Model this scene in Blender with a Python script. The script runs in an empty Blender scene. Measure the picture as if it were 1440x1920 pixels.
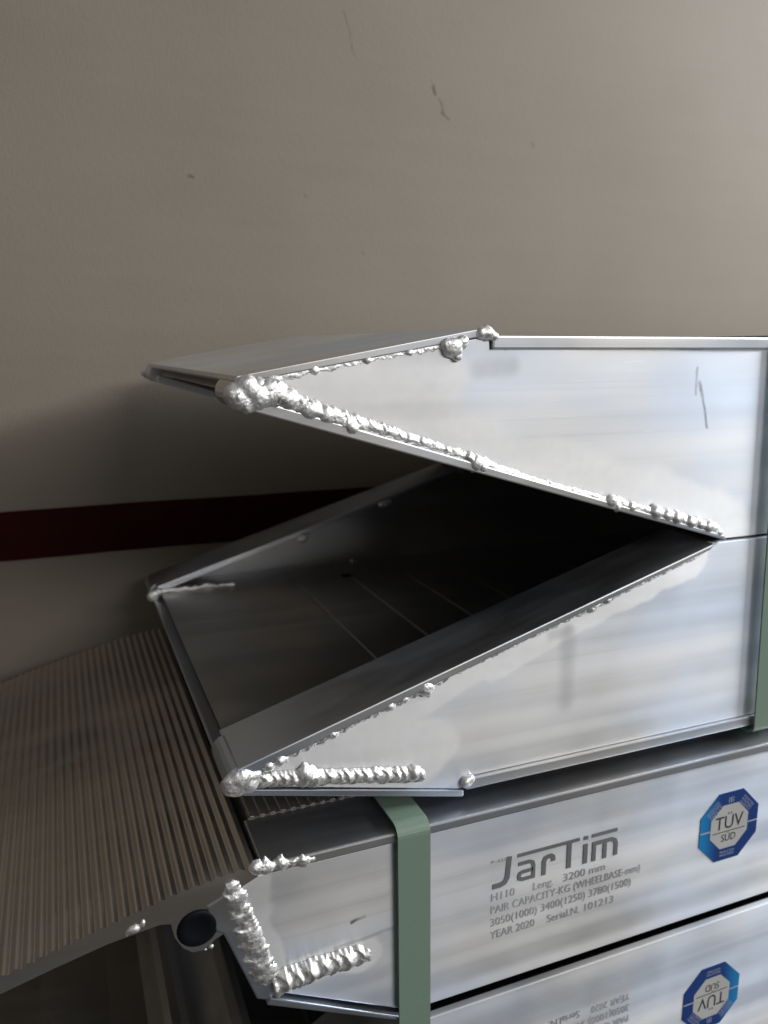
import bpy, bmesh, math, random
from mathutils import Vector, Matrix, noise

S = bpy.context.scene
C = S.collection
Z0 = 0.436                      # camera height above the floor; all z below are relative to the camera

# ------------------------------------------------------------------ camera
cam = bpy.data.cameras.new('camera'); camo = bpy.data.objects.new('camera', cam); C.objects.link(camo)
PITCH = math.atan(305/1500); YAW = math.radians(67.95)
Fh = Vector((math.cos(YAW), math.sin(YAW), 0)); R = Vector((math.sin(YAW), -math.cos(YAW), 0)); UZ = Vector((0, 0, 1))
F = Fh*math.cos(PITCH) - UZ*math.sin(PITCH); U = Fh*math.sin(PITCH) + UZ*math.cos(PITCH)
camo.matrix_world = Matrix(((R.x, U.x, -F.x, 0), (R.y, U.y, -F.y, 0), (R.z, U.z, -F.z, Z0), (0, 0, 0, 1)))
cam.sensor_fit = 'VERTICAL'; cam.sensor_height = 24; cam.lens = 1500/1920*24
cam.clip_start = 0.01; cam.clip_end = 50
cam.dof.use_dof = True; cam.dof.focus_distance = 0.35; cam.dof.aperture_fstop = 8.0
S.camera = camo

# ------------------------------------------------------------------ light
w = bpy.data.worlds.new('World'); S.world = w; w.use_nodes = True
bg = w.node_tree.nodes['Background']; bg.inputs[0].default_value = (1.0, 0.97, 0.93, 1); bg.inputs[1].default_value = 0.175
def area(name, loc, target, sx, sy, power, col):
    l = bpy.data.lights.new(name, 'AREA'); l.shape = 'RECTANGLE'; l.size = sx; l.size_y = sy; l.energy = power; l.color = col
    o = bpy.data.objects.new(name, l); C.objects.link(o); o.location = loc
    o.rotation_euler = (Vector(target) - Vector(loc)).to_track_quat('-Z', 'Y').to_euler()
    return o
area('window_and_fill_light', (2.05, -0.18, Z0+0.82), (0.25, 0.5, Z0+0.0), 1.00, 0.32, 41, (0.95, 0.98, 1.0))
area('window_and_fill_light', (2.40, -2.75, Z0+1.25), (0.3, 0.4, Z0+0.0), 1.60, 0.36, 29, (1.0, 0.98, 0.95))
area('window_and_fill_light', (1.15, -3.60, Z0+1.50), (0.3, 0.4, Z0-0.1), 1.60, 0.34, 30, (1.0, 0.985, 0.97))  # added front fill, not a known window: brightens left end of side plates
S.view_settings.view_transform = 'Standard'; S.view_settings.look = 'None'
S.view_settings.exposure = 0; S.view_settings.gamma = 1

# ------------------------------------------------------------------ materials
def newmat(name):
    m = bpy.data.materials.new(name); m.use_nodes = True
    return m, m.node_tree, m.node_tree.nodes['Principled BSDF']
def nd(nt, t, **kw):
    n = nt.nodes.new(t)
    for k, v in kw.items(): setattr(n, k, v)
    return n
def link(nt, a, b): nt.links.new(a, b)
def math_(nt, op, a, b=None, clamp=False):
    n = nd(nt, 'ShaderNodeMath', operation=op, use_clamp=clamp)
    for i, v in enumerate((a, b)):
        if v is None: continue
        if isinstance(v, (int, float)): n.inputs[i].default_value = v
        else: link(nt, v, n.inputs[i])
    return n.outputs[0]
def noise_(nt, vec, scale, detail=3, stretch=None, rough=0.5):
    if stretch:
        mp = nd(nt, 'ShaderNodeMapping'); mp.inputs['Scale'].default_value = stretch; link(nt, vec, mp.inputs[0]); vec = mp.outputs[0]
    n = nd(nt, 'ShaderNodeTexNoise'); n.inputs['Scale'].default_value = scale; n.inputs['Detail'].default_value = detail
    n.inputs['Roughness'].default_value = rough
    link(nt, vec, n.inputs['Vector']); return n.outputs[0]
def mapr(nt, v, a, b, c, d, smooth=False):
    n = nd(nt, 'ShaderNodeMapRange'); n.clamp = True
    if smooth: n.interpolation_type = 'SMOOTHSTEP'
    link(nt, v, n.inputs[0])
    for i, x in enumerate((a, b, c, d)): n.inputs[i+1].default_value = x
    return n.outputs[0]
def mix_(nt, f, a, b):
    n = nd(nt, 'ShaderNodeMix', data_type='RGBA')
    if isinstance(f, (int, float)): n.inputs[0].default_value = f
    else: link(nt, f, n.inputs[0])
    for i, v in ((6, a), (7, b)):
        if isinstance(v, tuple): n.inputs[i].default_value = (*v, 1)
        else: link(nt, v, n.inputs[i])
    return n.outputs[2]
def seg_mask(nt, vec, a, b, w0, w1):
    """1 within w0 of the segment a-b, 0 beyond w1 (object space)"""
    a = Vector(a); ba = Vector(b) - a
    s1 = nd(nt, 'ShaderNodeVectorMath', operation='SUBTRACT'); link(nt, vec, s1.inputs[0]); s1.inputs[1].default_value = a
    dt = nd(nt, 'ShaderNodeVectorMath', operation='DOT_PRODUCT'); link(nt, s1.outputs[0], dt.inputs[0]); dt.inputs[1].default_value = ba/ba.length_squared
    h = math_(nt, 'MULTIPLY', dt.outputs['Value'], 1.0, True)
    sc = nd(nt, 'ShaderNodeVectorMath', operation='SCALE'); sc.inputs[0].default_value = ba; link(nt, h, sc.inputs['Scale'])
    s2 = nd(nt, 'ShaderNodeVectorMath', operation='SUBTRACT'); link(nt, s1.outputs[0], s2.inputs[0]); link(nt, sc.outputs[0], s2.inputs[1])
    ln = nd(nt, 'ShaderNodeVectorMath', operation='LENGTH'); link(nt, s2.outputs[0], ln.inputs[0])
    return mapr(nt, ln.outputs['Value'], w0, w1, 1, 0, True)
def warp(nt, vec, scale, amount, detail=2):
    n = nd(nt, 'ShaderNodeTexNoise'); n.inputs['Scale'].default_value = scale; n.inputs['Detail'].default_value = detail
    link(nt, vec, n.inputs['Vector'])
    s = nd(nt, 'ShaderNodeVectorMath', operation='SUBTRACT'); link(nt, n.outputs['Color'], s.inputs[0]); s.inputs[1].default_value = (.5, .5, .5)
    k = nd(nt, 'ShaderNodeVectorMath', operation='SCALE'); link(nt, s.outputs[0], k.inputs[0]); k.inputs['Scale'].default_value = amount
    a = nd(nt, 'ShaderNodeVectorMath', operation='ADD'); link(nt, vec, a.inputs[0]); link(nt, k.outputs[0], a.inputs[1])
    return a.outputs[0]
def vmax(nt, lst):
    o = lst[0]
    for x in lst[1:]: o = math_(nt, 'MAXIMUM', o, x)
    return o

def aluminium(name, base=(0.76, 0.762, 0.77), rough=0.46, streak=1.0, aniso=0.87, marks=(), ground=(), off=Vector((0, 0, 0))):
    m, nt, p = newmat(name)
    tc = nd(nt, 'ShaderNodeTexCoord'); v = tc.outputs['Object']
    st = noise_(nt, v, 1.0, 3, (2.5, 260, 260))
    st2 = noise_(nt, v, 1.0, 2, (1.2, 70, 70))
    bl = noise_(nt, v, 14, 3)
    col = mix_(nt, mapr(nt, st, .3, .7, 0, 1), tuple(c*0.965 for c in base), base)
    col = mix_(nt, mapr(nt, bl, .52, .72, 0, .35), col, tuple(c*0.82 for c in base))
    r = math_(nt, 'ADD', mapr(nt, bl, .3, .7, rough-.05, rough+.07), mapr(nt, st2, .3, .7, -.05, .05))
    ln = noise_(nt, v, 1.0, 1, (.7, 620, 620))
    col = mix_(nt, mapr(nt, ln, .60, .72, 0, .22), col, tuple(c*0.70 for c in base))
    sc = noise_(nt, v, 1.0, 2, (35, 35, 420), .6)
    col = mix_(nt, mapr(nt, sc, .68, .76, 0, .30), col, tuple(min(1, c*1.3) for c in base))
    refl_tint = noise_(nt, v, 1.0, 2, (7, 7, 16))
    col = mix_(nt, mapr(nt, refl_tint, .36, .60, 0, .75, True), col, tuple(c*k for c, k in zip(base, (.78, .89, 1.06))))  # cool cloudy reflections painted into the base colour by noise
    if ground:
        gm = vmax(nt, [seg_mask(nt, warp(nt, v, 38, .016), Vector((a[0], a[1], a[2]))-off, Vector((b[0], b[1], b[2]))-off, wd*.74, wd) for a, b, wd in ground])
        fine = noise_(nt, v, 160, 3)
        gcol = mix_(nt, mapr(nt, fine, .35, .65, 0, 1), tuple(c*1.04 for c in base), tuple(min(1, c*1.085) for c in base))
        col = mix_(nt, math_(nt, 'MULTIPLY', gm, .85), col, gcol)
        r = math_(nt, 'ADD', r, math_(nt, 'MULTIPLY', gm, .06))
    if marks:
        wv = warp(nt, v, 120, .0022)
        for a, b, w0, w1, k in marks:
            mm = seg_mask(nt, wv, Vector(a)-off, Vector(b)-off, w0, w1)
            mm = math_(nt, 'MULTIPLY', mm, mapr(nt, noise_(nt, v, 180, 3), .35, .6, .25, k))
            col = mix_(nt, mm, col, (.10, .10, .10))
    link(nt, col, p.inputs['Base Color']); link(nt, r, p.inputs['Roughness'])
    p.inputs['Metallic'].default_value = 1.0
    if aniso:
        p.inputs['Anisotropic'].default_value = aniso; p.inputs['Anisotropic Rotation'].default_value = 0.25
        tg = nd(nt, 'ShaderNodeTangent', direction_type='UV_MAP', uv_map='UVMap'); link(nt, tg.outputs[0], p.inputs['Tangent'])
    lo = noise_(nt, v, 1.0, 1, (9, 9, 20))
    b1 = nd(nt, 'ShaderNodeBump'); b1.inputs['Strength'].default_value = 1; b1.inputs['Distance'].default_value = .0022
    link(nt, lo, b1.inputs['Height'])
    b2 = nd(nt, 'ShaderNodeBump'); b2.inputs['Strength'].default_value = .3*streak; b2.inputs['Distance'].default_value = .00012
    link(nt, st, b2.inputs['Height']); link(nt, b1.outputs[0], b2.inputs['Normal']); link(nt, b2.outputs[0], p.inputs['Normal'])
    return m

def weld_mat():
    m, nt, p = newmat('weld_metal')
    tc = nd(nt, 'ShaderNodeTexCoord'); v = tc.outputs['Object']
    n = noise_(nt, v, 260, 3)
    link(nt, mix_(nt, mapr(nt, n, .35, .65, 0, 1), (.82, .82, .82), (.95, .95, .945)), p.inputs['Base Color'])
    link(nt, mapr(nt, n, .3, .7, .42, .60), p.inputs['Roughness'])
    p.inputs['Metallic'].default_value = 1
    b = nd(nt, 'ShaderNodeBump'); b.inputs['Strength'].default_value = .6; b.inputs['Distance'].default_value = .0004
    link(nt, noise_(nt, v, 900, 2), b.inputs['Height']); link(nt, b.outputs[0], p.inputs['Normal'])
    return m
def simple(name, col, rough=.5, metal=0, bump=0, bscale=200, vary=.12):
    m, nt, p = newmat(name)
    tc = nd(nt, 'ShaderNodeTexCoord'); v = tc.outputs['Object']
    n = noise_(nt, v, bscale*.2, 4)
    link(nt, mix_(nt, mapr(nt, n, .3, .7, 0, 1), tuple(c*(1-vary) for c in col), tuple(min(1, c*(1+vary)) for c in col)), p.inputs['Base Color'])
    p.inputs['Roughness'].default_value = rough; p.inputs['Metallic'].default_value = metal
    if bump:
        b = nd(nt, 'ShaderNodeBump'); b.inputs['Strength'].default_value = .6; b.inputs['Distance'].default_value = bump
        link(nt, noise_(nt, v, bscale, 3), b.inputs['Height']); link(nt, b.outputs[0], p.inputs['Normal'])
    return m
def wall_mat(off):
    m, nt, p = newmat('wall_paint')
    tc = nd(nt, 'ShaderNodeTexCoord'); v = tc.outputs['Object']
    big = noise_(nt, v, 5, 4); mid = noise_(nt, v, 1, 3, (6, 6, 70)); fine = noise_(nt, v, 1, 2, (640, 640, 160)); fine2 = noise_(nt, v, 1, 2, (160, 160, 700))
    col = mix_(nt, mapr(nt, big, .3, .7, 0, 1), (.218, .188, .152), (.250, .218, .178))
    col = mix_(nt, mapr(nt, mid, .4, .7, 0, .15), col, (.265, .234, .195))
    wv = warp(nt, v, 90, .006)
    for a, b, w0, w1, k in [((.3290, .2330), (.3335, .2235), .0005, .0022, .75), ((.3360, .2200), (.3420, .2080), .0003, .0014, .5), ((.3400, .2080), (.3470, .2035), .0004, .0018, .6),
                            ((.2473, .2785), (.2560, .2450), .0003, .0015, .35), ((.1135, .1386), (.1165, .1378), .0006, .0022, .6), ((.262, .085), (.263, .083), .0004, .0012, .4),
                            ((.435, .192), (.437, .189), .0004, .0025, .35), ((.21, .13), (.212, .129), .0003, .0014, .3)]:
        mm = seg_mask(nt, wv, Vector((a[0], .70, a[1]+Z0))-off, Vector((b[0], .70, b[1]+Z0))-off, w0, w1)
        col = mix_(nt, math_(nt, 'MULTIPLY', mm, k), col, (.05, .042, .035))
    link(nt, col, p.inputs['Base Color']); p.inputs['Roughness'].default_value = .62
    p.inputs['Specular IOR Level'].default_value = .35
    b = nd(nt, 'ShaderNodeBump'); b.inputs['Strength'].default_value = .4; b.inputs['Distance'].default_value = .0004
    link(nt, math_(nt, 'ADD', fine, fine2), b.inputs['Height'])
    b2 = nd(nt, 'ShaderNodeBump'); b2.inputs['Strength'].default_value = .5; b2.inputs['Distance'].default_value = .01
    link(nt, noise_(nt, v, 3.2, 1), b2.inputs['Height']); link(nt, b2.outputs[0], b.inputs['Normal'])
    link(nt, b.outputs[0], p.inputs['Normal'])
    return m

# ------------------------------------------------------------------ builders
WLOC = {}
def empty(name, loc, label, cat, group=None):
    o = bpy.data.objects.new(name, None); C.objects.link(o); o.location = loc; o.empty_display_size = .05
    o['label'] = label; o['category'] = cat
    if group: o['group'] = group
    WLOC[o.name] = Vector(loc); return o
def add_uv(me):
    uv = me.uv_layers.new(name='UVMap')
    for l in me.loops:
        c = me.vertices[l.vertex_index].co
        uv.data[l.index].uv = (c.x*1.0 + c.y*.013, c.z + c.y*.71)
def mk(name, verts, faces, mat, parent=None, bevel=0, smooth=False, seg=2):
    """verts in camera-relative coordinates (z measured from the camera height)"""
    P = WLOC[parent.name] if parent else Vector((0, 0, 0))
    me = bpy.data.meshes.new(name)
    me.from_pydata([Vector((v[0], v[1], v[2]+Z0)) - P for v in verts], [], faces)
    bm = bmesh.new(); bm.from_mesh(me); bmesh.ops.recalc_face_normals(bm, faces=bm.faces)
    if bevel:
        es = [e for e in bm.edges if len(e.link_faces) == 2 and e.calc_face_angle(0) > .5]
        bmesh.ops.bevel(bm, geom=es, offset=bevel, segments=seg, profile=.6, affect='EDGES', clamp_overlap=True)
    bm.to_mesh(me); bm.free(); me.update(); add_uv(me)
    if smooth:
        for q in me.polygons: q.use_smooth = True
    me.materials.append(mat)
    o = bpy.data.objects.new(name, me); C.objects.link(o)
    if parent: o.parent = parent; WLOC[o.name] = P
    else: WLOC[o.name] = Vector((0, 0, 0))
    return o
def prism(name, poly, y0, y1, mat, parent=None, bevel=0, smooth=False, seg=2):
    """polygon in (x, z) pushed from y0 to y1"""
    n = len(poly)
    v = [(x, y0, z) for x, z in poly] + [(x, y1, z) for x, z in poly]
    f = [list(range(n)), list(range(n, 2*n))] + [[i, (i+1) % n, n+(i+1) % n, n+i] for i in range(n)]
    return mk(name, v, f, mat, parent, bevel, smooth, seg)
def box(name, x0, x1, y0, y1, z0, z1, mat, parent=None, bevel=0):
    return prism(name, [(x0, z0), (x1, z0), (x1, z1), (x0, z1)], y0, y1, mat, parent, bevel)
def interp(path, s):
    """path [(x,z,w)...] -> point, width at arc length s"""
    acc = 0
    for a, b in zip(path, path[1:]):
        d = math.hypot(b[0]-a[0], b[1]-a[1])
        if s <= acc+d or b is path[-1]:
            t = min(1, max(0, (s-acc)/d)); ang = math.atan2(b[1]-a[1], b[0]-a[0])
            return a[0]+(b[0]-a[0])*t, a[1]+(b[1]-a[1])*t, a[2]+(b[2]-a[2])*t, ang
        acc += d
def weld(name, parent, Y, ells, mat, vox=.00055, seed=1, jag=.0005, ny=-1, iters=6):
    """ells: (x, z, y_off, rx, rz, ry, angle) lumps fused into one bead on the plane y=Y"""
    bm = bmesh.new()
    for x, z, yo, rx, rz, ry, an in ells:
        ry *= .62
        M = Matrix.Translation((x, Y+ny*yo, z+Z0)) @ Matrix.Rotation(-an, 4, 'Y') @ Matrix.Diagonal((rx, ry, rz, 1))
        bmesh.ops.create_icosphere(bm, subdivisions=2, radius=1, matrix=M)
    me = bpy.data.meshes.new('tmp'); bm.to_mesh(me); bm.free()
    o = bpy.data.objects.new('tmp', me); C.objects.link(o)
    md = o.modifiers.new('r', 'REMESH'); md.mode = 'VOXEL'; md.voxel_size = vox
    sm = o.modifiers.new('s', 'SMOOTH'); sm.iterations = iters; sm.factor = .55
    dg = bpy.context.evaluated_depsgraph_get(); ev = o.evaluated_get(dg)
    nm = bpy.data.meshes.new_from_object(ev)
    bpy.data.objects.remove(o); bpy.data.meshes.remove(me)
    P = WLOC[parent.name]; sv = Vector((seed*3.1, seed*1.7, seed*.9))
    for v, nn in zip(nm.vertices, [x.vector.copy() for x in nm.vertex_normals]):
        c = v.co
        k = noise.noise(c*190+sv)*jag + (abs(noise.noise(c*430+sv))-.2)*jag*.8
        v.co = c + nn*k - P
    for q in nm.polygons: q.use_smooth = True
    nm.materials.clear(); nm.materials.append(mat); nm.name = name
    r = bpy.data.objects.new(name, nm); C.objects.link(r); r.parent = parent; WLOC[r.name] = P
    return r
def bead(path, pitch, h, rnd, wob=.18, crescent=1.0, skip=0):
    L = sum(math.hypot(b[0]-a[0], b[1]-a[1]) for a, b in zip(path, path[1:]))
    s = 0; out = []
    while s <= L:
        x, z, wd, an = interp(path, s)
        if rnd.random() >= skip:
            ww = wd*(1+rnd.uniform(-wob, wob)); hh = h*(1+rnd.uniform(-wob, wob))*min(1.2, wd/.007)
            out.append((x+rnd.uniform(-.0004, .0004), z+rnd.uniform(-.0005, .0005), 0, pitch*.95*crescent, ww/2, hh*.9, an+rnd.uniform(-.35, .35)))
        # continuous core under the ripples
        out.append((x, z, 0, pitch*1.3, wd*.44, h*.72*min(1.2, wd/.007), an))
        s += pitch*rnd.uniform(.85, 1.15)
    return out
def ribbon(name, parent, Y, path, mat, pitch=.0036, h=.0026, rip=.45, edge=.22, lumps=(), seed=1, rough=.0005, sink=.0004):
    """fused weld bead: low dome swept along path [(x, z, width)], crescent ripples, ragged edges, lumps (x, z, r, h)"""
    L = sum(math.hypot(b[0]-a[0], b[1]-a[1]) for a, b in zip(path, path[1:]))
    n = max(12, int(L/.00042)); m = 16; sv = Vector((seed*7.3, seed*2.9, seed*5.1)); V = []; Fc = []
    rl = random.Random(seed*13); ph = []; acc_ = 0
    while acc_ < L+pitch*3: ph.append(acc_); acc_ += pitch*rl.uniform(.65, 1.4)
    amp = [rl.uniform(.4, 1.25) for _ in ph]
    for i in range(n+1):
        sx = L*i/n; x, z, wd, an = interp(path, sx)
        t = Vector((math.cos(an), math.sin(an))); nn = Vector((-t.y, t.x))
        endf = min(1, math.sqrt(max(0, min(sx, L-sx))/(wd*.5)+.0001))
        wl = wr = wd/2
        for lx, lz, lr, lh in lumps:
            d = Vector((lx-x, lz-z)); al, ac = d.dot(t), d.dot(nn)
            if abs(al) < lr:
                ext = math.sqrt(lr*lr-al*al); wl = max(wl, ext-ac); wr = max(wr, ext+ac)
        kl = 1+edge*1.6*noise.noise(Vector((sx*260, 0, 0))+sv)+edge*noise.noise(Vector((sx*700, 3, 0))+sv)
        kr = 1+edge*1.6*noise.noise(Vector((sx*260, 9, 0))+sv)+edge*noise.noise(Vector((sx*700, 7, 0))+sv)
        for j in range(m+1):
            u = -1+2*j/m; off = u*(wr*kr if u > 0 else wl*kl)*(.35+.65*endf)
            p = Vector((x, z))+nn*off
            hs = h*min(1.25, wd/.007)
            dome = max(0, 1-u*u)**.55
            sp = sx + (u*u)*wd*.42 + .0005*noise.noise(Vector((sx*300, u*2, 1))+sv)
            k = 0
            while k < len(ph)-2 and ph[k+1] < sp: k += 1
            fr = min(1, max(0, (sp-ph[k])/(ph[k+1]-ph[k])))
            ripple = amp[k]*math.sin(math.pi*min(1, fr*1.15)**.6) if fr < .87 else 0
            H_ = hs*dome*(1-rip+rip*ripple*1.25)*(.3+.7*endf)
            for lx, lz, lr, lh in lumps:
                q = ((lx-p.x)**2+(lz-p.y)**2)/(lr*lr)
                if q < 1: H_ = max(H_, lh*math.sqrt(1-q)*.9+H_*.25)
            c3 = Vector((p.x, p.y, 0))
            if abs(u) < .99: H_ += rough*dome*(noise.noise(c3*330+sv)+.7*noise.noise(c3*800+sv))
            V.append((p.x, Y-H_+(sink if abs(u) > .93 or i in (0, n) else 0), p.y))
    for i in range(n):
        for j in range(m):
            a = i*(m+1)+j; Fc.append([a, a+1, a+m+2, a+m+1])
    o = mk(name, V, Fc, mat, parent, smooth=True)
    return o
def lump(x, z, r, h=None, an=0, sq=1.0): return (x, z, 0, r*sq, r, h if h else r*.8, an)

# ------------------------------------------------------------------ the setting
WOFF = Vector((.2, .70, 0))
FLOORM = simple('dark_floor', (.05, .048, .046), .7, bump=.0006, bscale=60, vary=.25)
fl = mk('floor', [(-3, -5, -Z0), (4.5, -5, -Z0), (4.5, .715, -Z0), (-3, .715, -Z0)], [[0, 1, 2, 3]], FLOORM); fl['kind'] = 'structure'
WM = wall_mat(Vector((0, 0, 0)))
wall = mk('wall', [(x, y, z) for y in (.7035, .74) for x, z in ((-3, -Z0-.01), (4.5, -Z0-.01), (4.5, 2.1), (-3, 2.1))],
          [[0, 1, 2, 3], [4, 5, 6, 7], [0, 1, 5, 4], [1, 2, 6, 5], [2, 3, 7, 6], [3, 0, 4, 7]], WM); wall['kind'] = 'structure'
XS = .2672
for xa, xb, yf in ((XS-1.25, XS, .6999), (XS+.0001, XS+1.25, .7002)):
    box('wall_panel', xa, xb, yf, .7034, -Z0+.001, 2.09, WM, wall)
REDM = simple('dark_red_paint', (.032, .003, .003), .85, bump=.0003, bscale=120, vary=.2)
rb_, rt_ = random.Random(4), []
xs = [-1.0+.02*i for i in range(126)]
wob = lambda x, k: .0009*noise.noise(Vector((x*9, k, 0)))+.0004*noise.noise(Vector((x*60, k, 3)))
vs = []
for x in xs: vs += [(x, .6992, -.1690+wob(x, 1)), (x, .6992, -.1280+wob(x, 5)), (x, .7002, -.1690+wob(x, 1)), (x, .7002, -.1280+wob(x, 5))]
fs = []
for i in range(len(xs)-1):
    a = 4*i; b = a+4
    fs += [[a, b, b+1, a+1], [a+2, a+3, b+3, b+2], [a+1, b+1, b+3, a+3], [a, a+2, b+2, b]]
REDM.node_tree.nodes['Principled BSDF'].inputs['Specular IOR Level'].default_value = .15
mk('red_stripe', vs, fs, REDM, wall)

# ------------------------------------------------------------------ ramps
WELD = weld_mat()
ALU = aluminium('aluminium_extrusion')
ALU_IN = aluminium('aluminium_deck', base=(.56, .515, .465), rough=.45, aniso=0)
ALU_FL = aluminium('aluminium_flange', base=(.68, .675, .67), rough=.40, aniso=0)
PLASTIC = simple('black_rubber', (.007, .008, .011), .55, vary=.3)
PLASTIC.node_tree.nodes['Principled BSDF'].inputs['Specular IOR Level'].default_value = .12
PRINT = simple('grey_ink', (.165, .17, .175), .55, vary=.1)
PRINT_L = simple('faded_grey_ink', (.37, .375, .38), .5, vary=.25)
L_END = 1.6
W = .325

def planks(parent, x0, s, zmid, Y0, H, pitch=.0455, hin=.0815, rib=.0042, inset=.055):
    prof0 = None; x = x0; mesh = None
    while x + pitch < L_END:
        if mesh is None:
            pr = [(x+.0003, hin+.0006), (x+.0012, hin), (x+pitch-.0010, hin), (x+pitch-.0007, hin-.00015), (x+pitch-.0003, hin-.00015), (x+pitch-.0003, H)]
            nr = 9; rp = pitch/nr
            for i in range(nr-1, -1, -1):
                c = x + rp*(i+.5)
                pr += [(c+.0014, H), (c+.0009, H+rib*.85), (c, H+rib), (c-.0009, H+rib*.85), (c-.0014, H)]
            pr += [(x+.0003, H)]
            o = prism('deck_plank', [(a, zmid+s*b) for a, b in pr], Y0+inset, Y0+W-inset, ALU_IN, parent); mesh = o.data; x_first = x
        else:
            o = bpy.data.objects.new('deck_plank', mesh); C.objects.link(o); o.parent = parent; o.location = (x-x_first, 0, 0); WLOC[o.name] = WLOC[parent.name]
        x += pitch

def toe_ramp(label, s, zmid, H, Y0, dx, web_marks, ground):
    """tapered toe end; s=+1 deck up, s=-1 deck down; h runs from the open side (0) to the deck flange (H)"""
    base = zmid + (0 if s > 0 else -H)
    r = empty('loading_ramp', (.6, Y0+W/2, base+Z0), label, 'ramp', 'aluminium ramps strapped in a stack')
    P = WLOC[r.name]
    hz = lambda pts: [(x+dx, zmid+s*h) for x, h in pts]
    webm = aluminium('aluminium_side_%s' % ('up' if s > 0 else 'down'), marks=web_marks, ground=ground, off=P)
    XT = .0645
    webp = [(XT+.004, .0785), (XT+.006, .0864), (.1760, H-.0007), (.1788, H-.0010), (.1792, H-.0062), (L_END, H-.0062), (L_END, .0006), (.3235, .0006), (.317, .0032)]
    for k, (ya, yb) in enumerate(((Y0, Y0+.004), (Y0+W-.004, Y0+W))):
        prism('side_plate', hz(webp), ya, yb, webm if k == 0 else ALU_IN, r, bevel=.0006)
        fa, fb = (Y0-.0016, Y0+.036) if k == 0 else (Y0+W-.036, Y0+W+.0016)
        prism('top_flange', hz([(.1795, H-.006), (L_END, H-.006), (L_END, H), (.1795, H)]), fa, fb, ALU_FL, r, bevel=.0009)
        ta, tb = (Y0-.0030, Y0+.037) if k == 0 else (Y0+W-.037, Y0+W+.003)
        # sloping flange bar with rounded nose at the tip
        a = Vector((XT+.003, .0764)); b = Vector((.3235, .0002)); d = (b-a).normalized(); n = Vector((-d.y, d.x))
        t = .0052
        bar = [a, b, b+n*.002+d*(-.0002), b+n*t-d*.010, a+n*t]
        prism('taper_flange', hz([(q.x, q.y) for q in (a-n*.0, b, b-d*.003+n*.0024, a+n*t)]), ta, tb, ALU_FL, r, bevel=.0007)
        cx, ch, rr = XT+.0045, .0823, .0064
        arc = [(cx+rr*math.cos(math.radians(q))*1.0, ch+rr*math.sin(math.radians(q))) for q in range(60, 301, 20)]
        nose = arc + [(cx+.011, ch-rr*.75), (cx+.011, ch+rr*.72)]
        prism('toe_nose', hz(nose), ta+.0008 if k == 0 else ta+.006, tb-.006 if k == 0 else tb-.0008, ALU_FL, r, bevel=.0012, seg=3)
        prism('bottom_flange', hz([(.3265, .0008), (L_END, .0008), (L_END, .0058), (.329, .0058)]), *((Y0+.0042, Y0+.036) if k == 0 else (Y0+W-.036, Y0+W-.0042)), ALU_IN, r)
    # the wide toe plate welded over the deck end
    prism('toe_plate', hz([(XT+.001, .0862), (XT+.0002, .0875), (XT+.0012, .0893), (.178, H+.0036), (.1787, H+.0030), (.1787, H+.0002)]), Y0-.0008, Y0+W+.0008, ALU_FL, r, bevel=.0006)
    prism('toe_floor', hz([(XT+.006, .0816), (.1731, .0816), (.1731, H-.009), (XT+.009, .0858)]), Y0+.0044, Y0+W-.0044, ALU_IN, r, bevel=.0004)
    planks(r, .1735+dx, s, zmid, Y0, H, rib=.0004 if s > 0 else .0075)
    for ya, yb in ((Y0+.0042, Y0+.0548), (Y0+W-.0548, Y0+W-.0042)):
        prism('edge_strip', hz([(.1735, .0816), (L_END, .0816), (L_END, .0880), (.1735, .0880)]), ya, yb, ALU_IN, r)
    return r

# ---- topmost ramp, deck up
Y1 = .317; ZM = -.0996
rnd = random.Random(11)
r1 = toe_ramp('bright aluminium ramp on top of the stack, deck up, with dark scratch near green strap', 1, ZM, .1056, Y1, 0,
              [((.2972, Y1, -.009+Z0), (.2975, Y1, -.022+Z0), .0001, .0013, .42), ((.2993, Y1, -.016+Z0), (.3064, Y1, -.0387+Z0), .0001, .0015, .60), ((.173, Y1, -.0085+Z0), (.190, Y1, -.0075+Z0), .001, .007, .22)],
              [((.08, Y1, -.024+Z0), (.32, Y1, -.098+Z0), .026), ((.08, Y1, -.012+Z0), (.14, Y1, -.012+Z0), .03)])
path = [(.068, -.0165, .0125), (.0821, -.0183, .0125), (.090, -.0215, .008), (.0935, -.0235, .009), (.1115, -.0295, .0085), (.1235, -.0327, .0062), (.1486, -.0408, .0052), (.1698, -.0480, .0048), (.1750, -.0500, .0075), (.182, -.0527, .0044), (.2039, -.0602, .0034), (.2420, -.0715, .0040), (.2488, -.0730, .0068), (.2580, -.0758, .0042), (.2740, -.0806, .0052), (.2878, -.0843, .0064), (.2985, -.0873, .0060), (.3151, -.0925, .0068), (.3205, -.0960, .0048)]
RL = [(.0735, -.0165, .0060, .0050), (.0800, -.0170, .0062, .0050), (.0860, -.0195, .0050, .0044), (.0945, -.0240, .0044, .0042), (.1020, -.0264, .0042, .0036), (.1130, -.0322, .0034, .0038), (.1725, -.0502, .0040, .0042), (.1757, -.0524, .0028, .0036), (.1690, -.0475, .0028, .0032),
      (.2475, -.0726, .0036, .0044), (.2515, -.0760, .0026, .0032), (.2605, -.0768, .0030, .0032), (.2755, -.0806, .0042, .0048), (.2830, -.0828, .0034, .0040), (.2890, -.0846, .0038, .0046), (.2985, -.0872, .0038, .0044), (.3050, -.0892, .0028, .0036), (.3105, -.0908, .0036, .0046), (.3185, -.0946, .0024, .0030)]
ribbon('weld_bead', r1, Y1-.0010, path, WELD, .0050, .0023, .25, .22, [(a_, b_, c_, d_*.8) for a_, b_, c_, d_ in RL], 2, .0003)
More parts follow.
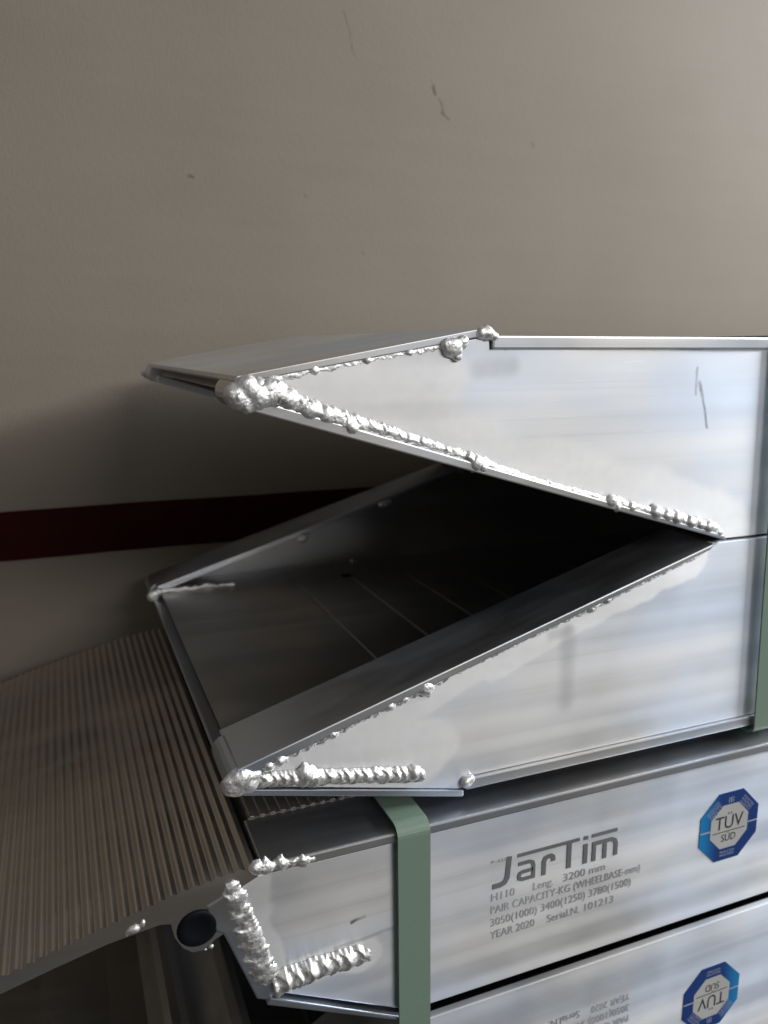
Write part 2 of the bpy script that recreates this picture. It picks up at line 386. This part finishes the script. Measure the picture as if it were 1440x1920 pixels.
weld('weld_bead', r1, Y1-.0022, [lump(.0660, -.0180, .0062, .0062), lump(.0695, -.0150, .0056, .0066), lump(.0730, -.0182, .0064, .0066), lump(.0690, -.0210, .0044, .0056), lump(.0785, -.0168, .0058, .0056, .4, 1.3)], WELD, seed=31, jag=.0006, iters=12)
path = [(.074, -.0128, .0050), (.1002, -.0080, .0040), (.1300, -.0030, .0036), (.1557, .0013, .0036)]
ribbon('weld_bead', r1, Y1+.0001, [(x_, z_, w_*.7) for x_, z_, w_ in path], WELD, .0070, .0009, .4, .5, [(.098, -.0082, .0022, .0014), (.121, -.0046, .0018, .0012), (.140, -.0014, .0020, .0012)], 3, .0003)
weld('weld_bead', r1, Y1-.001, [lump(.1600, .0008, .0046, .0048, .4, 1.2), lump(.1645, .0030, .0034, .0042), lump(.1572, .0018, .0032, .004), lump(.1622, -.0030, .0024, .003)], WELD, seed=4)
weld('weld_bead', r1, Y1-.0005, [lump(.1745, .0072, .0030, .0040), lump(.1775, .0068, .0034, .0044), lump(.1805, .0056, .0024, .0034), lump(.1765, .0090, .0020, .003)], WELD, seed=5)
weld('weld_bead', r1, Y1+W+.0004, [lump(.1775, .0068, .0030, .003), lump(.1815, .0066, .0022, .003), lump(.1860, .0062, .0016, .002, 0, 2)], WELD, seed=6, ny=1)
weld('weld_bead', r1, Y1+W-.004, [lump(.0655, -.0165, .0058, .006), lump(.0705, -.016, .0045, .005)], WELD, seed=7)

# ---- second ramp, deck down
r2 = toe_ramp('aluminium ramp turned deck down, its open dark trough facing the ramp above', -1, ZM-.0004, .1115, Y1, -.0085,
              [((.2275, Y1, -.1396+Z0), (.2282, Y1, -.1760+Z0), .0005, .0078, .22), ((.2180, Y1, -.1385+Z0), (.2270, Y1, -.1370+Z0), .0005, .0050, .22), ((.300, Y1, -.1075+Z0), (.310, Y1, -.1045+Z0), .0005, .003, .5)],
              [((.06, Y1, -.186+Z0), (.305, Y1, -.106+Z0), .012), ((.07, Y1, -.185+Z0), (.15, Y1, -.185+Z0), .020)])
path = [(.059, -.1830, .0085), (.0728, -.1849, .0072), (.0860, -.1868, .0076), (.0922, -.1878, .0096), (.100, -.1895, .0072), (.1231, -.1936, .0072), (.1420, -.1972, .0084), (.1480, -.1984, .0088)]
RL = [(.0900, -.1856, .0048, .0036), (.0940, -.1885, .0046, .0032), (.1440, -.1962, .0042, .0033), (.1480, -.1980, .0044, .0034)]
ribbon('weld_bead', r2, Y1-.0008, path, WELD, .0044, .0025, .42, .16, RL, 8, .00035)
weld('weld_bead', r2, Y1-.0020, [lump(.0575, -.1835, .0056, .0056), lump(.0610, -.1815, .0056, .0060), lump(.0645, -.1842, .0046, .0052), lump(.0600, -.1852, .0042, .005), lump(.0665, -.1812, .0030, .0040, .4, 1.5)], WELD, seed=32, jag=.0006, iters=10)
path = [(.062, -.1800, .0066), (.0779, -.1756, .0060), (.0976, -.1700, .0056), (.1128, -.1652, .0048), (.1337, -.1590, .0046), (.1499, -.1540, .0052), (.1620, -.1503, .0034)]
RL = [(.0735, -.1778, .0034, .0030), (.0790, -.1764, .0036, .0034), (.1030, -.1688, .0030, .0030), (.1310, -.1600, .0030, .0030), (.1380, -.1578, .0026, .0028), (.1490, -.1545, .0044, .0036)]
ribbon('weld_bead', r2, Y1-.0006, path, WELD, .0060, .0018, .55, .45, RL, 9, .0004)
path = [(.1620, -.1503, .0034), (.2000, -.1390, .0028), (.2473, -.1247, .0040), (.2600, -.1208, .0028), (.3060, -.1068, .0028)]
ribbon('weld_bead', r2, Y1-.0001, path, WELD, .0060, .0009, .6, .5, [(.2410, -.1265, .0034, .0022), (.2500, -.1240, .0026, .002)], 10)
weld('weld_bead', r2, Y1-.0012, [lump(.1712, -.2070, .0034, .0040), lump(.1735, -.2062, .0026, .0034)], WELD, seed=11)
for x, z in ((.1748, -.1485), (.2450, -.1258)):
    weld('weld_bead', r2, Y1+W-.0370, [lump(x, z, .0034, .0022, .3, 1.5), lump(x+.005, z+.002, .0020, .0016)], WELD, seed=12)
e = [lump(.064+.0040*i, -.1803+rnd.uniform(-.0005, .0005), rnd.uniform(.0016, .0028), .003, 0, 1.5) for i in range(14)]
weld('weld_bead', r2, Y1+W-.0375, e, WELD, seed=13)
weld('weld_bead', r2, Y1+W-.037, [lump(.0565, -.1835, .0052, .005), lump(.0605, -.1815, .004, .004)], WELD, seed=14)
for x, y in ((.226, .632), (.2195, .405)):
    weld('weld_bead', r2, y, [(x, -.1795, 0, .0022, .0020, .0026, 0), (x+.003, -.1800, 0, .0016, .0014, .0018, 0)], WELD, seed=15)

hc = [(.2085+.0042*math.cos(2*math.pi*i/20), .597+.0042*math.sin(2*math.pi*i/20)) for i in range(20)]
mk('drain_hole', [(x, y, z) for z in (-.1822, -.1812) for x, y in hc], [list(range(20)), list(range(20, 40))] + [[i, (i+1) % 20, 20+(i+1) % 20, 20+i] for i in range(20)], PLASTIC, r2)

# ---- the ramps of the lower pair: the end with the ribbed, hooked lip
def lip_ramp(label, s, zd, H, Y0, web_marks, ground):
    """s=+1: deck at zd, body below it"""
    base = zd-H if s > 0 else zd
    r = empty('loading_ramp', (.6, Y0+W/2, base+Z0), label, 'ramp', 'aluminium ramps strapped in a stack')
    P = WLOC[r.name]
    m = lambda pts: [(x, zd + s*(z+.2195)) for x, z in pts]      # points written for the upright ramp
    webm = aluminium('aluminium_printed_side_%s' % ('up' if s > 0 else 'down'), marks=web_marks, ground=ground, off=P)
    zb = -.2195-H
    webp = [(.0545, -.2245), (.0700, -.2850), (.1345, zb+.0024), (.140, zb), (L_END, zb), (L_END, -.2245)]
    for k, (ya, yb) in enumerate(((Y0, Y0+.004), (Y0+W-.004, Y0+W))):
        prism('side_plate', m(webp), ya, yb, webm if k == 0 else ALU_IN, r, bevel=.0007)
        fa, fb = (Y0-.0014, Y0+.036) if k == 0 else (Y0+W-.036, Y0+W+.0014)
        prism('top_flange', m([(.0670, -.2244), (L_END, -.2244), (L_END, -.2195), (.0670, -.2195)]), fa, fb, ALU_FL, r, bevel=.0009)
        prism('taper_flange', m([(.0690, -.2862), (.1325, zb+.0005), (.1335, zb-.0022), (.0670, -.2893)]), *((Y0-.0022, Y0+.036) if k == 0 else (Y0+W-.036, Y0+W+.0022)), ALU_FL, r, bevel=.0006)
        prism('bottom_flange', m([(.150, zb+.0006), (L_END, zb+.0006), (L_END, zb-.0028), (.150, zb-.0028)]), *((Y0+.018, Y0+.046) if k == 0 else (Y0+W-.046, Y0+W-.018)), ALU_IN, r)
    # ribbed lip: one extruded profile, ribs running across the ramp
    top = [(.0655, -.2200), (.0486, -.2212), (.0307, -.2243), (.0026, -.2313), (-.018, -.2366), (-.0377, -.2421), (-.060, -.2492), (-.085, -.2582), (-.096, -.2628)]
    acc = [0]
    for a, b in zip(top, top[1:]): acc.append(acc[-1]+math.hypot(b[0]-a[0], b[1]-a[1]))
    def at(sv):
        for i in range(len(top)-1):
            if sv <= acc[i+1] or i == len(top)-2:
                t = (sv-acc[i])/(acc[i+1]-acc[i]); a, b = Vector(top[i]), Vector(top[i+1]); d = (b-a).normalized()
                return a+(b-a)*t, Vector((-d.y, d.x))*-1
    pr = []; sv = .0006; pit = .00485
    while sv + pit < acc[-1]:
        for u, h in [(pit*q/10, .0011*(.5-.5*math.cos(2*math.pi*q/10))**.8) for q in range(10)]:
            q, n = at(sv+u); n = n if n.y > 0 else -n; q = q+n*h; pr.append((q.x, q.y))
        sv += pit
    pr += [(-.0968, -.2645), (-.0950, -.2685), (-.0855, -.2655), (-.0600, -.2566), (-.0383, -.2487), (-.0185, -.2437), (.0021, -.2390), (.0235, -.2362), (.0278, -.2372), (.0290, -.2440), (.0320, -.2500), (.0360, -.2535), (.0410, -.2538), (.0460, -.2500), (.0500, -.2485), (.0560, -.2420), (.0560, -.2290), (.0655, -.2248)]
    prism('ribbed_lip', m(pr), Y0-.0004, Y0+W, LIPM, r)
    c = (.0386, -.2423)
    ring = lambda rad, n=28: [(c[0]+rad*math.cos(2*math.pi*i/n), c[1]+rad*math.sin(2*math.pi*i/n)) for i in range(n)]
    ro, ri = ring(.0088), ring(.0082); n = 28
    v = [(x, y, z) for y in (Y0-.0007, Y0+.012) for rg in (ro, ri) for x, z in m(rg)]
    f = []
    for i in range(n):
        j = (i+1) % n
        f += [[i, j, n+j, n+i], [2*n+i, 3*n+i, 3*n+j, 2*n+j], [i, 2*n+i, 2*n+j, j], [n+i, n+j, 3*n+j, 3*n+i]]
    mk('hinge_tube', v, f, PLASTIC, r, bevel=.0003)
    pl = mk('rubber_plug', [(x, y, z) for y, rg in ((Y0-.0006, ring(.0084)), (Y0-.0014, ring(.0074)), (Y0-.0005, ring(.0050)), (Y0+.011, ring(.0088))) for x, z in m(rg)],
            [[k*n+i, k*n+(i+1) % n, (k+1)*n+(i+1) % n, (k+1)*n+i] for k in (0, 1) for i in range(n)] + [[2*n+i for i in range(n)]] + [[i, (i+1) % n, 3*n+(i+1) % n, 3*n+i] for i in range(n)] + [[3*n+i for i in range(n)]], PLASTIC, r, smooth=True)
    prism('brace_leg', m([(.0425, -.2330), (.0560, -.2275), (.0600, -.2400), (.0740, -.2835), (.0690, -.2885), (.0630, -.2860), (.0492, -.2480), (.0465, -.2465)]), Y0-.0009, Y0+W, ALU_FL, r, bevel=.0008)
    planks(r, .0690, s, zd - s*.1055, Y0, .1055, hin=.0815, rib=.0007, inset=.0365)
    return r
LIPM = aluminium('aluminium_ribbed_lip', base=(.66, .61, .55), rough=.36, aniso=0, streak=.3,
                 marks=())
Y3 = .308; ZD3 = -.2195
r3 = lip_ramp('aluminium ramp with upright printed text, blue octagon sticker and ribbed lip curving down', 1, ZD3, .1000, Y3,
              [((.1087, Y3, -.2611+Z0), (.1153, Y3, -.2594+Z0), .0003, .0014, .85), ((.100, Y3, -.2720+Z0), (.129, Y3, -.2705+Z0), .0002, .0016, .35)],
              [((.060, Y3, -.226+Z0), (.072, Y3, -.284+Z0), .010), ((.072, Y3, -.2790+Z0), (.118, Y3, -.2790+Z0), .009)])
rnd = random.Random(5)
path = [(.0528, -.2240, .0070), (.0553, -.2330, .0075), (.0592, -.2480, .0088), (.0630, -.2610, .0092), (.0655, -.2710, .0088), (.0690, -.2800, .0085)]
ribbon('weld_bead', r3, Y3-.0006, [(x_, z_, w_*1.22) for x_, z_, w_ in path], WELD, .0078, .0015, .3, .26, [(.0555, -.2320, .0046, .0018), (.0612, -.2540, .0056, .0020), (.0660, -.2700, .0052, .0019)], 20, .0004)
path = [(.0700, -.2800, .0130), (.0776, -.2797, .0118), (.0877, -.2789, .0112), (.1033, -.2789, .0108), (.1170, -.2786, .0100)]
ribbon('weld_bead', r3, Y3-.0006, path, WELD, .0060, .0036, .62, .14, [(.0705, -.2830, .0058, .0040), (.0762, -.2800, .0052, .0040), (.1165, -.2786, .0046, .0034)], 21, .0004)
path = [(.0610, -.2195, .0042), (.0700, -.2205, .0050), (.0790, -.2212, .0042), (.0915, -.2222, .0026)]
ribbon('weld_bead', r3, Y3-.0012, path, WELD, .0050, .0022, .5, .4, [(.0650, -.2198, .0034, .0024), (.0690, -.2204, .0036, .0026), (.0755, -.2208, .0032, .0022), (.0860, -.2222, .0030, .0018)], 22, .0004)
weld('weld_bead', r3, Y3-.0006, [lump(.0125, -.2352, .0016, .0016, .2, 2.2), lump(.0165, -.2335, .0012, .0014, 1.2, 1.6), lump(.0098, -.2368, .0010, .0012, 1.3, 1.3)], WELD, seed=23)
weld('weld_bead', r3, Y3-.0004, [lump(.0440, -.2530, .0013, .0016), lump(.0415, -.2538, .0009, .001)], WELD, seed=24)

r4 = lip_ramp('lowest aluminium ramp, turned deck down with its sticker and print upside down', -1, -.4320, .1045, Y3,
              [], [((.060, Y3, -.40+Z0), (.072, Y3, -.36+Z0), .010)])

# ---- print and stickers
def text_mesh(txt, size):
    cu = bpy.data.curves.new('t', 'FONT'); cu.body = txt; cu.size = size; cu.resolution_u = 3
    o = bpy.data.objects.new('t', cu); C.objects.link(o)
    dg = bpy.context.evaluated_depsgraph_get(); me = bpy.data.meshes.new_from_object(o.evaluated_get(dg))
    bpy.data.objects.remove(o)
    vs = [(v.co.x, v.co.y) for v in me.vertices]; fs = [list(p.vertices) for p in me.polygons]
    bpy.data.meshes.remove(me); return vs, fs
def fit(vs, width):
    a = min(x for x, y in vs); b = max(x for x, y in vs); k = width/(b-a)
    return [((x-a)*k, y) for x, y in vs]
def stroke(pts, wd):
    """mitred thick polyline -> verts, faces"""
    P = [Vector(p) for p in pts]; vs = []; n = len(P)
    for i in range(n):
        d0 = (P[i]-P[i-1]).normalized() if i else (P[1]-P[0]).normalized()
        d1 = (P[i+1]-P[i]).normalized() if i < n-1 else d0
        t = (d0+d1).normalized(); nn = Vector((-t.y, t.x)); k = wd/2/max(.5, nn.dot(Vector((-d0.y, d0.x))))
        vs += [tuple(P[i]+nn*k), tuple(P[i]-nn*k)]
    return vs, [[2*i, 2*i+1, 2*i+3, 2*i+2] for i in range(n-1)]
LOGO = {'J': ([(0.3, 1.4), (4.6, 1.4), (7.2, 2.2), (8.6, 4.4), (9.6, 16.2)], 2.9), 'bar': ([(14.3, 15.2), (51.6, 15.2)], 2.0),
        'a': ([(15.0, 10.3), (21.6, 10.3), (23.4, 9.4), (24.0, 7.4), (24.0, 1.2), (17.6, 1.2), (15.8, 1.9), (15.5, 3.3), (16.0, 4.8), (17.6, 5.4), (23.6, 5.4)], 2.1),
        'r': ([(30.2, .1), (30.2, 8.0), (30.9, 9.6), (32.4, 10.2), (34.4, 10.2), (35.6, 9.2), (35.8, 6.9)], 2.5), 'T': ([(45.4, .1), (45.3, 14.3)], 2.8), 'i': ([(55.6, .1), (55.5, 11.6)], 2.7),
        'dot': ([(55.5, 14.0), (55.6, 16.2)], 2.6), 'm': ([(61.0, .1), (61.0, 10.3), (72.0, 10.3), (74.2, 9.2), (75.0, 7.2), (75.0, .1)], 2.4), 'mid': ([(67.9, .1), (67.8, 9.6)], 2.4), 'bar2': ([(59.3, 15.2), (75.4, 15.2)], 2.0)}
def printing(parent, Y0, T):
    """T maps print coordinates (camera-relative x, z) to where they lie on this ramp"""
    def put(name, vs, fs, ox, oz, mat, par=parent, dy=.0004):
        return mk(name, [(T(ox+x, oz+z)[0], Y0-dy, T(ox+x, oz+z)[1]) for x, z in vs], fs, mat, par)
    V, Fc = [], []
    for pts, wd in LOGO.values():
        v, f = stroke([(a*.001, b*.001) for a, b in pts], wd*.001); k = len(V); V += v; Fc += [[i+k for i in q] for q in f]
    # strokes overlap: lay each a hair further out so that no two faces share a plane
    lg = None
    j = 0; verts = []; faces = []
    for n_, (pts, wd) in enumerate(LOGO.values()):
        v, f = stroke([(a*.001, b*.001) for a, b in pts], wd*.001); k = len(verts)
        verts += [(T(.1828+x, -.2645+z)[0], Y0-.0003-.00002*n_, T(.1828+x, -.2645+z)[1]) for x, z in v]; faces += [[i+k for i in q] for q in f]
    mk('logo_print', verts, faces, PRINT, parent)
    for txt, x, z, wd in (('H110', .1827, -.2712, .0135), ('Leng.', .2072, -.2716, .0120), ('3200 mm', .2255, -.2716, .0262), ('PAIR CAPACITY-KG (WHEELBASE-mm)', .1827, -.2784, .0925),
                          ('3050(1000) 3400(1250) 3780(1500)', .1827, -.2855, .0868), ('YEAR 2020', .1827, -.2928, .0260), ('Serial.N.', .2165, -.2932, .0200), ('101213', .2400, -.2932, .0185)):
        v, f = text_mesh(txt, .0064); put('printed_text', fit(v, wd), f, x, z, PRINT_L)
    v, f = text_mesh('P--LU', .0026); put('printed_text', fit(v, .008), f, .1822, -.2500, PRINT_L)
def sticker(parent, Y0, cx, cz, flip):
    k = -1 if flip else 1
    P = WLOC[parent.name]
    def octa(a): return [(a/math.cos(math.pi/8)*math.cos(math.pi/8+i*math.pi/4), a/math.cos(math.pi/8)*math.sin(math.pi/8+i*math.pi/4)) for i in range(8)]
    def put(name, pts, fs, mat, dy, par):
        return mk(name, [(cx+k*x, Y0-dy, cz+k*z) for x, z in pts], fs, mat, par)
    # backing with real (thin) depth
    o = octa(.0213)
    bl = prism('sticker', [(cx+k*x, cz+k*z) for x, z in o], Y0-.00035, Y0+.0002, sticker_blue(Vector((cx, Y0, cz+Z0))-P, k), parent)
    put('sticker_centre', octa(.0137), [list(range(8))], STW, .00050, bl)
    for x0, x1 in ((-.0211, -.0139), (.0139, .0211)):
        put('sticker_line', [(x0, -.0012), (x1, -.0012), (x1, -.0003), (x0, -.0003)], [[0, 1, 2, 3]], STL, .00050, bl)
    put('sticker_line', [(-.0118, -.00325), (.0118, -.00325), (.0118, -.00275), (-.0118, -.00275)], [[0, 1, 2, 3]], STK, .00062, bl)
    v, f = text_mesh('T\u00dcV', .0118); v = fit(v, .0205); put('sticker_text', [(x-.0105, y-.0012) for x, y in v], f, STK, .00062, bl)
    v, f = text_mesh('S\u00dcD', .0066); v = fit(v, .0105); put('sticker_text', [(x-.0052, y-.0092) for x, y in v], f, STK, .00062, bl)
    # rows of tiny pale lettering round the ring
    for ang, rows in ((135, 3), (45, 3), (90, 1), (-90, 2)):
        a = math.radians(ang-90)
        for q in range(rows):
            v, f = text_mesh(('PRODUCTION', 'MONITORED', 'SAFETY')[q % 3] if rows > 1 else '|\u00a7|', .0021 if rows > 1 else .0040); v = fit(v, .0105 if rows > 1 else .0035)
            rad = .0186-.0020*q if rows > 1 else .0161
            pts = [((x-(.00525 if rows > 1 else .0018))*math.cos(a)-(y+rad-.0006)*math.sin(a), (x-(.00525 if rows > 1 else .0018))*math.sin(a)+(y+rad-.0006)*math.cos(a)) for x, y in v]
            if ang == -90: pts = [(-x, 2*(-.0175)-y+.0002) for x, y in pts]
            put('sticker_text', pts, f, STL, .00050, bl)
def sticker_blue(c, k):
    m, nt, p = newmat('sticker_blue')
    tc = nd(nt, 'ShaderNodeTexCoord'); sp = nd(nt, 'ShaderNodeSeparateXYZ'); link(nt, tc.outputs['Object'], sp.inputs[0])
    dx = math_(nt, 'MULTIPLY', math_(nt, 'SUBTRACT', sp.outputs[0], c.x), k)
    link(nt, mix_(nt, mapr(nt, dx, -.021, -.006, 0, 1, True), (.010, .23, .55), (.008, .045, .21)), p.inputs['Base Color'])
    p.inputs['Roughness'].default_value = .35; return m
STW = simple('sticker_silver', (.50, .50, .50), .45, vary=.05)
STL = simple('sticker_pale_print', (.42, .46, .62), .45, vary=.05)
STK = simple('sticker_black_print', (.03, .032, .036), .5, vary=.1)
printing(r3, Y3, lambda x, z: (x, z))
XC, ZC = (.1828+.2743)/2, (-.2195-.4320)/2
printing(r4, Y3, lambda x, z: (2*XC-x, 2*ZC-z+.0030))
sticker(r3, Y3, .3370, -.2662, False)
sticker(r4, Y3, .3358, -.3795, True)

# ------------------------------------------------------------------ straps
def strap_mat():
    m, nt, p = newmat('green_strap')
    tc = nd(nt, 'ShaderNodeTexCoord'); v = tc.outputs['Object']
    n = noise_(nt, v, 40, 3)
    link(nt, mix_(nt, n, (.190, .266, .208), (.206, .284, .226)), p.inputs['Base Color'])
    p.inputs['Roughness'].default_value = .36
    b = nd(nt, 'ShaderNodeBump'); b.inputs['Strength'].default_value = .2; b.inputs['Distance'].default_value = .00015
    vor = nd(nt, 'ShaderNodeTexVoronoi'); vor.inputs['Scale'].default_value = 700; link(nt, v, vor.inputs['Vector'])
    link(nt, vor.outputs['Distance'], b.inputs['Height']); link(nt, b.outputs[0], p.inputs['Normal'])
    return m
STRAP = strap_mat()
def strap(label, xl, wd, k, ya, yb, za, zb, rad):
    t = .0009
    def loop(o):
        pts = []
        for cy_, cz_, a0 in ((yb-rad, zb-rad, 0), (ya+rad, zb-rad, 90), (ya+rad, za+rad, 180), (yb-rad, za+rad, 270)):
            for q in range(0, 91, 15):
                a = math.radians(a0+q); pts.append((cy_+(rad+o)*math.cos(a), cz_+(rad+o)*math.sin(a)))
        return pts
    inner, outer = loop(0), loop(t); n = len(inner); v = []
    zm = (za+zb)/2
    for lp in (outer, inner):
        for dx in (0, wd):
            v += [(xl+dx+k*(z-zm), y, z) for y, z in lp]
    f = []
    for i in range(n):
        j = (i+1) % n
        f += [[i, j, n+j, n+i], [2*n+i, 3*n+i, 3*n+j, 2*n+j], [i, 2*n+i, 2*n+j, j], [n+i, n+j, 3*n+j, 3*n+i]]
    o = mk('packing_strap', v, f, STRAP, None)
    o['label'] = label; o['category'] = 'strap'; o['group'] = 'green straps round the ramp pairs'
    return o
strap('green plastic strap binding the upper two ramps together', .3505, .0165, -.035, Y1-.0040, Y1+W+.004, -.2150, .0061, .004)
strap('green plastic strap binding the lower ramps beside the welded lip', .1312, .0165, -.012, Y3-.0035, Y3+W+.004, -.4355, -.2162, .005)

# ------------------------------------------------------------------ crumb of spatter on the floor
rc = random.Random(9); bmc = bmesh.new(); bmesh.ops.create_icosphere(bmc, subdivisions=2, radius=.0055)
for v_ in bmc.verts: v_.co = Vector((v_.co.x*1.3, v_.co.y, v_.co.z*.7))*(1+.25*noise.noise(v_.co*300))
me = bpy.data.meshes.new('metal_crumb'); bmc.to_mesh(me); bmc.free(); me.materials.append(simple('pale_crumb', (.62, .58, .54), .6))
cr = bpy.data.objects.new('metal_crumb', me); C.objects.link(cr); cr.location = (-.037, .54, .0036)
cr['label'] = 'small pale crumb lying on the dark floor below the ribbed lip'; cr['category'] = 'crumb'
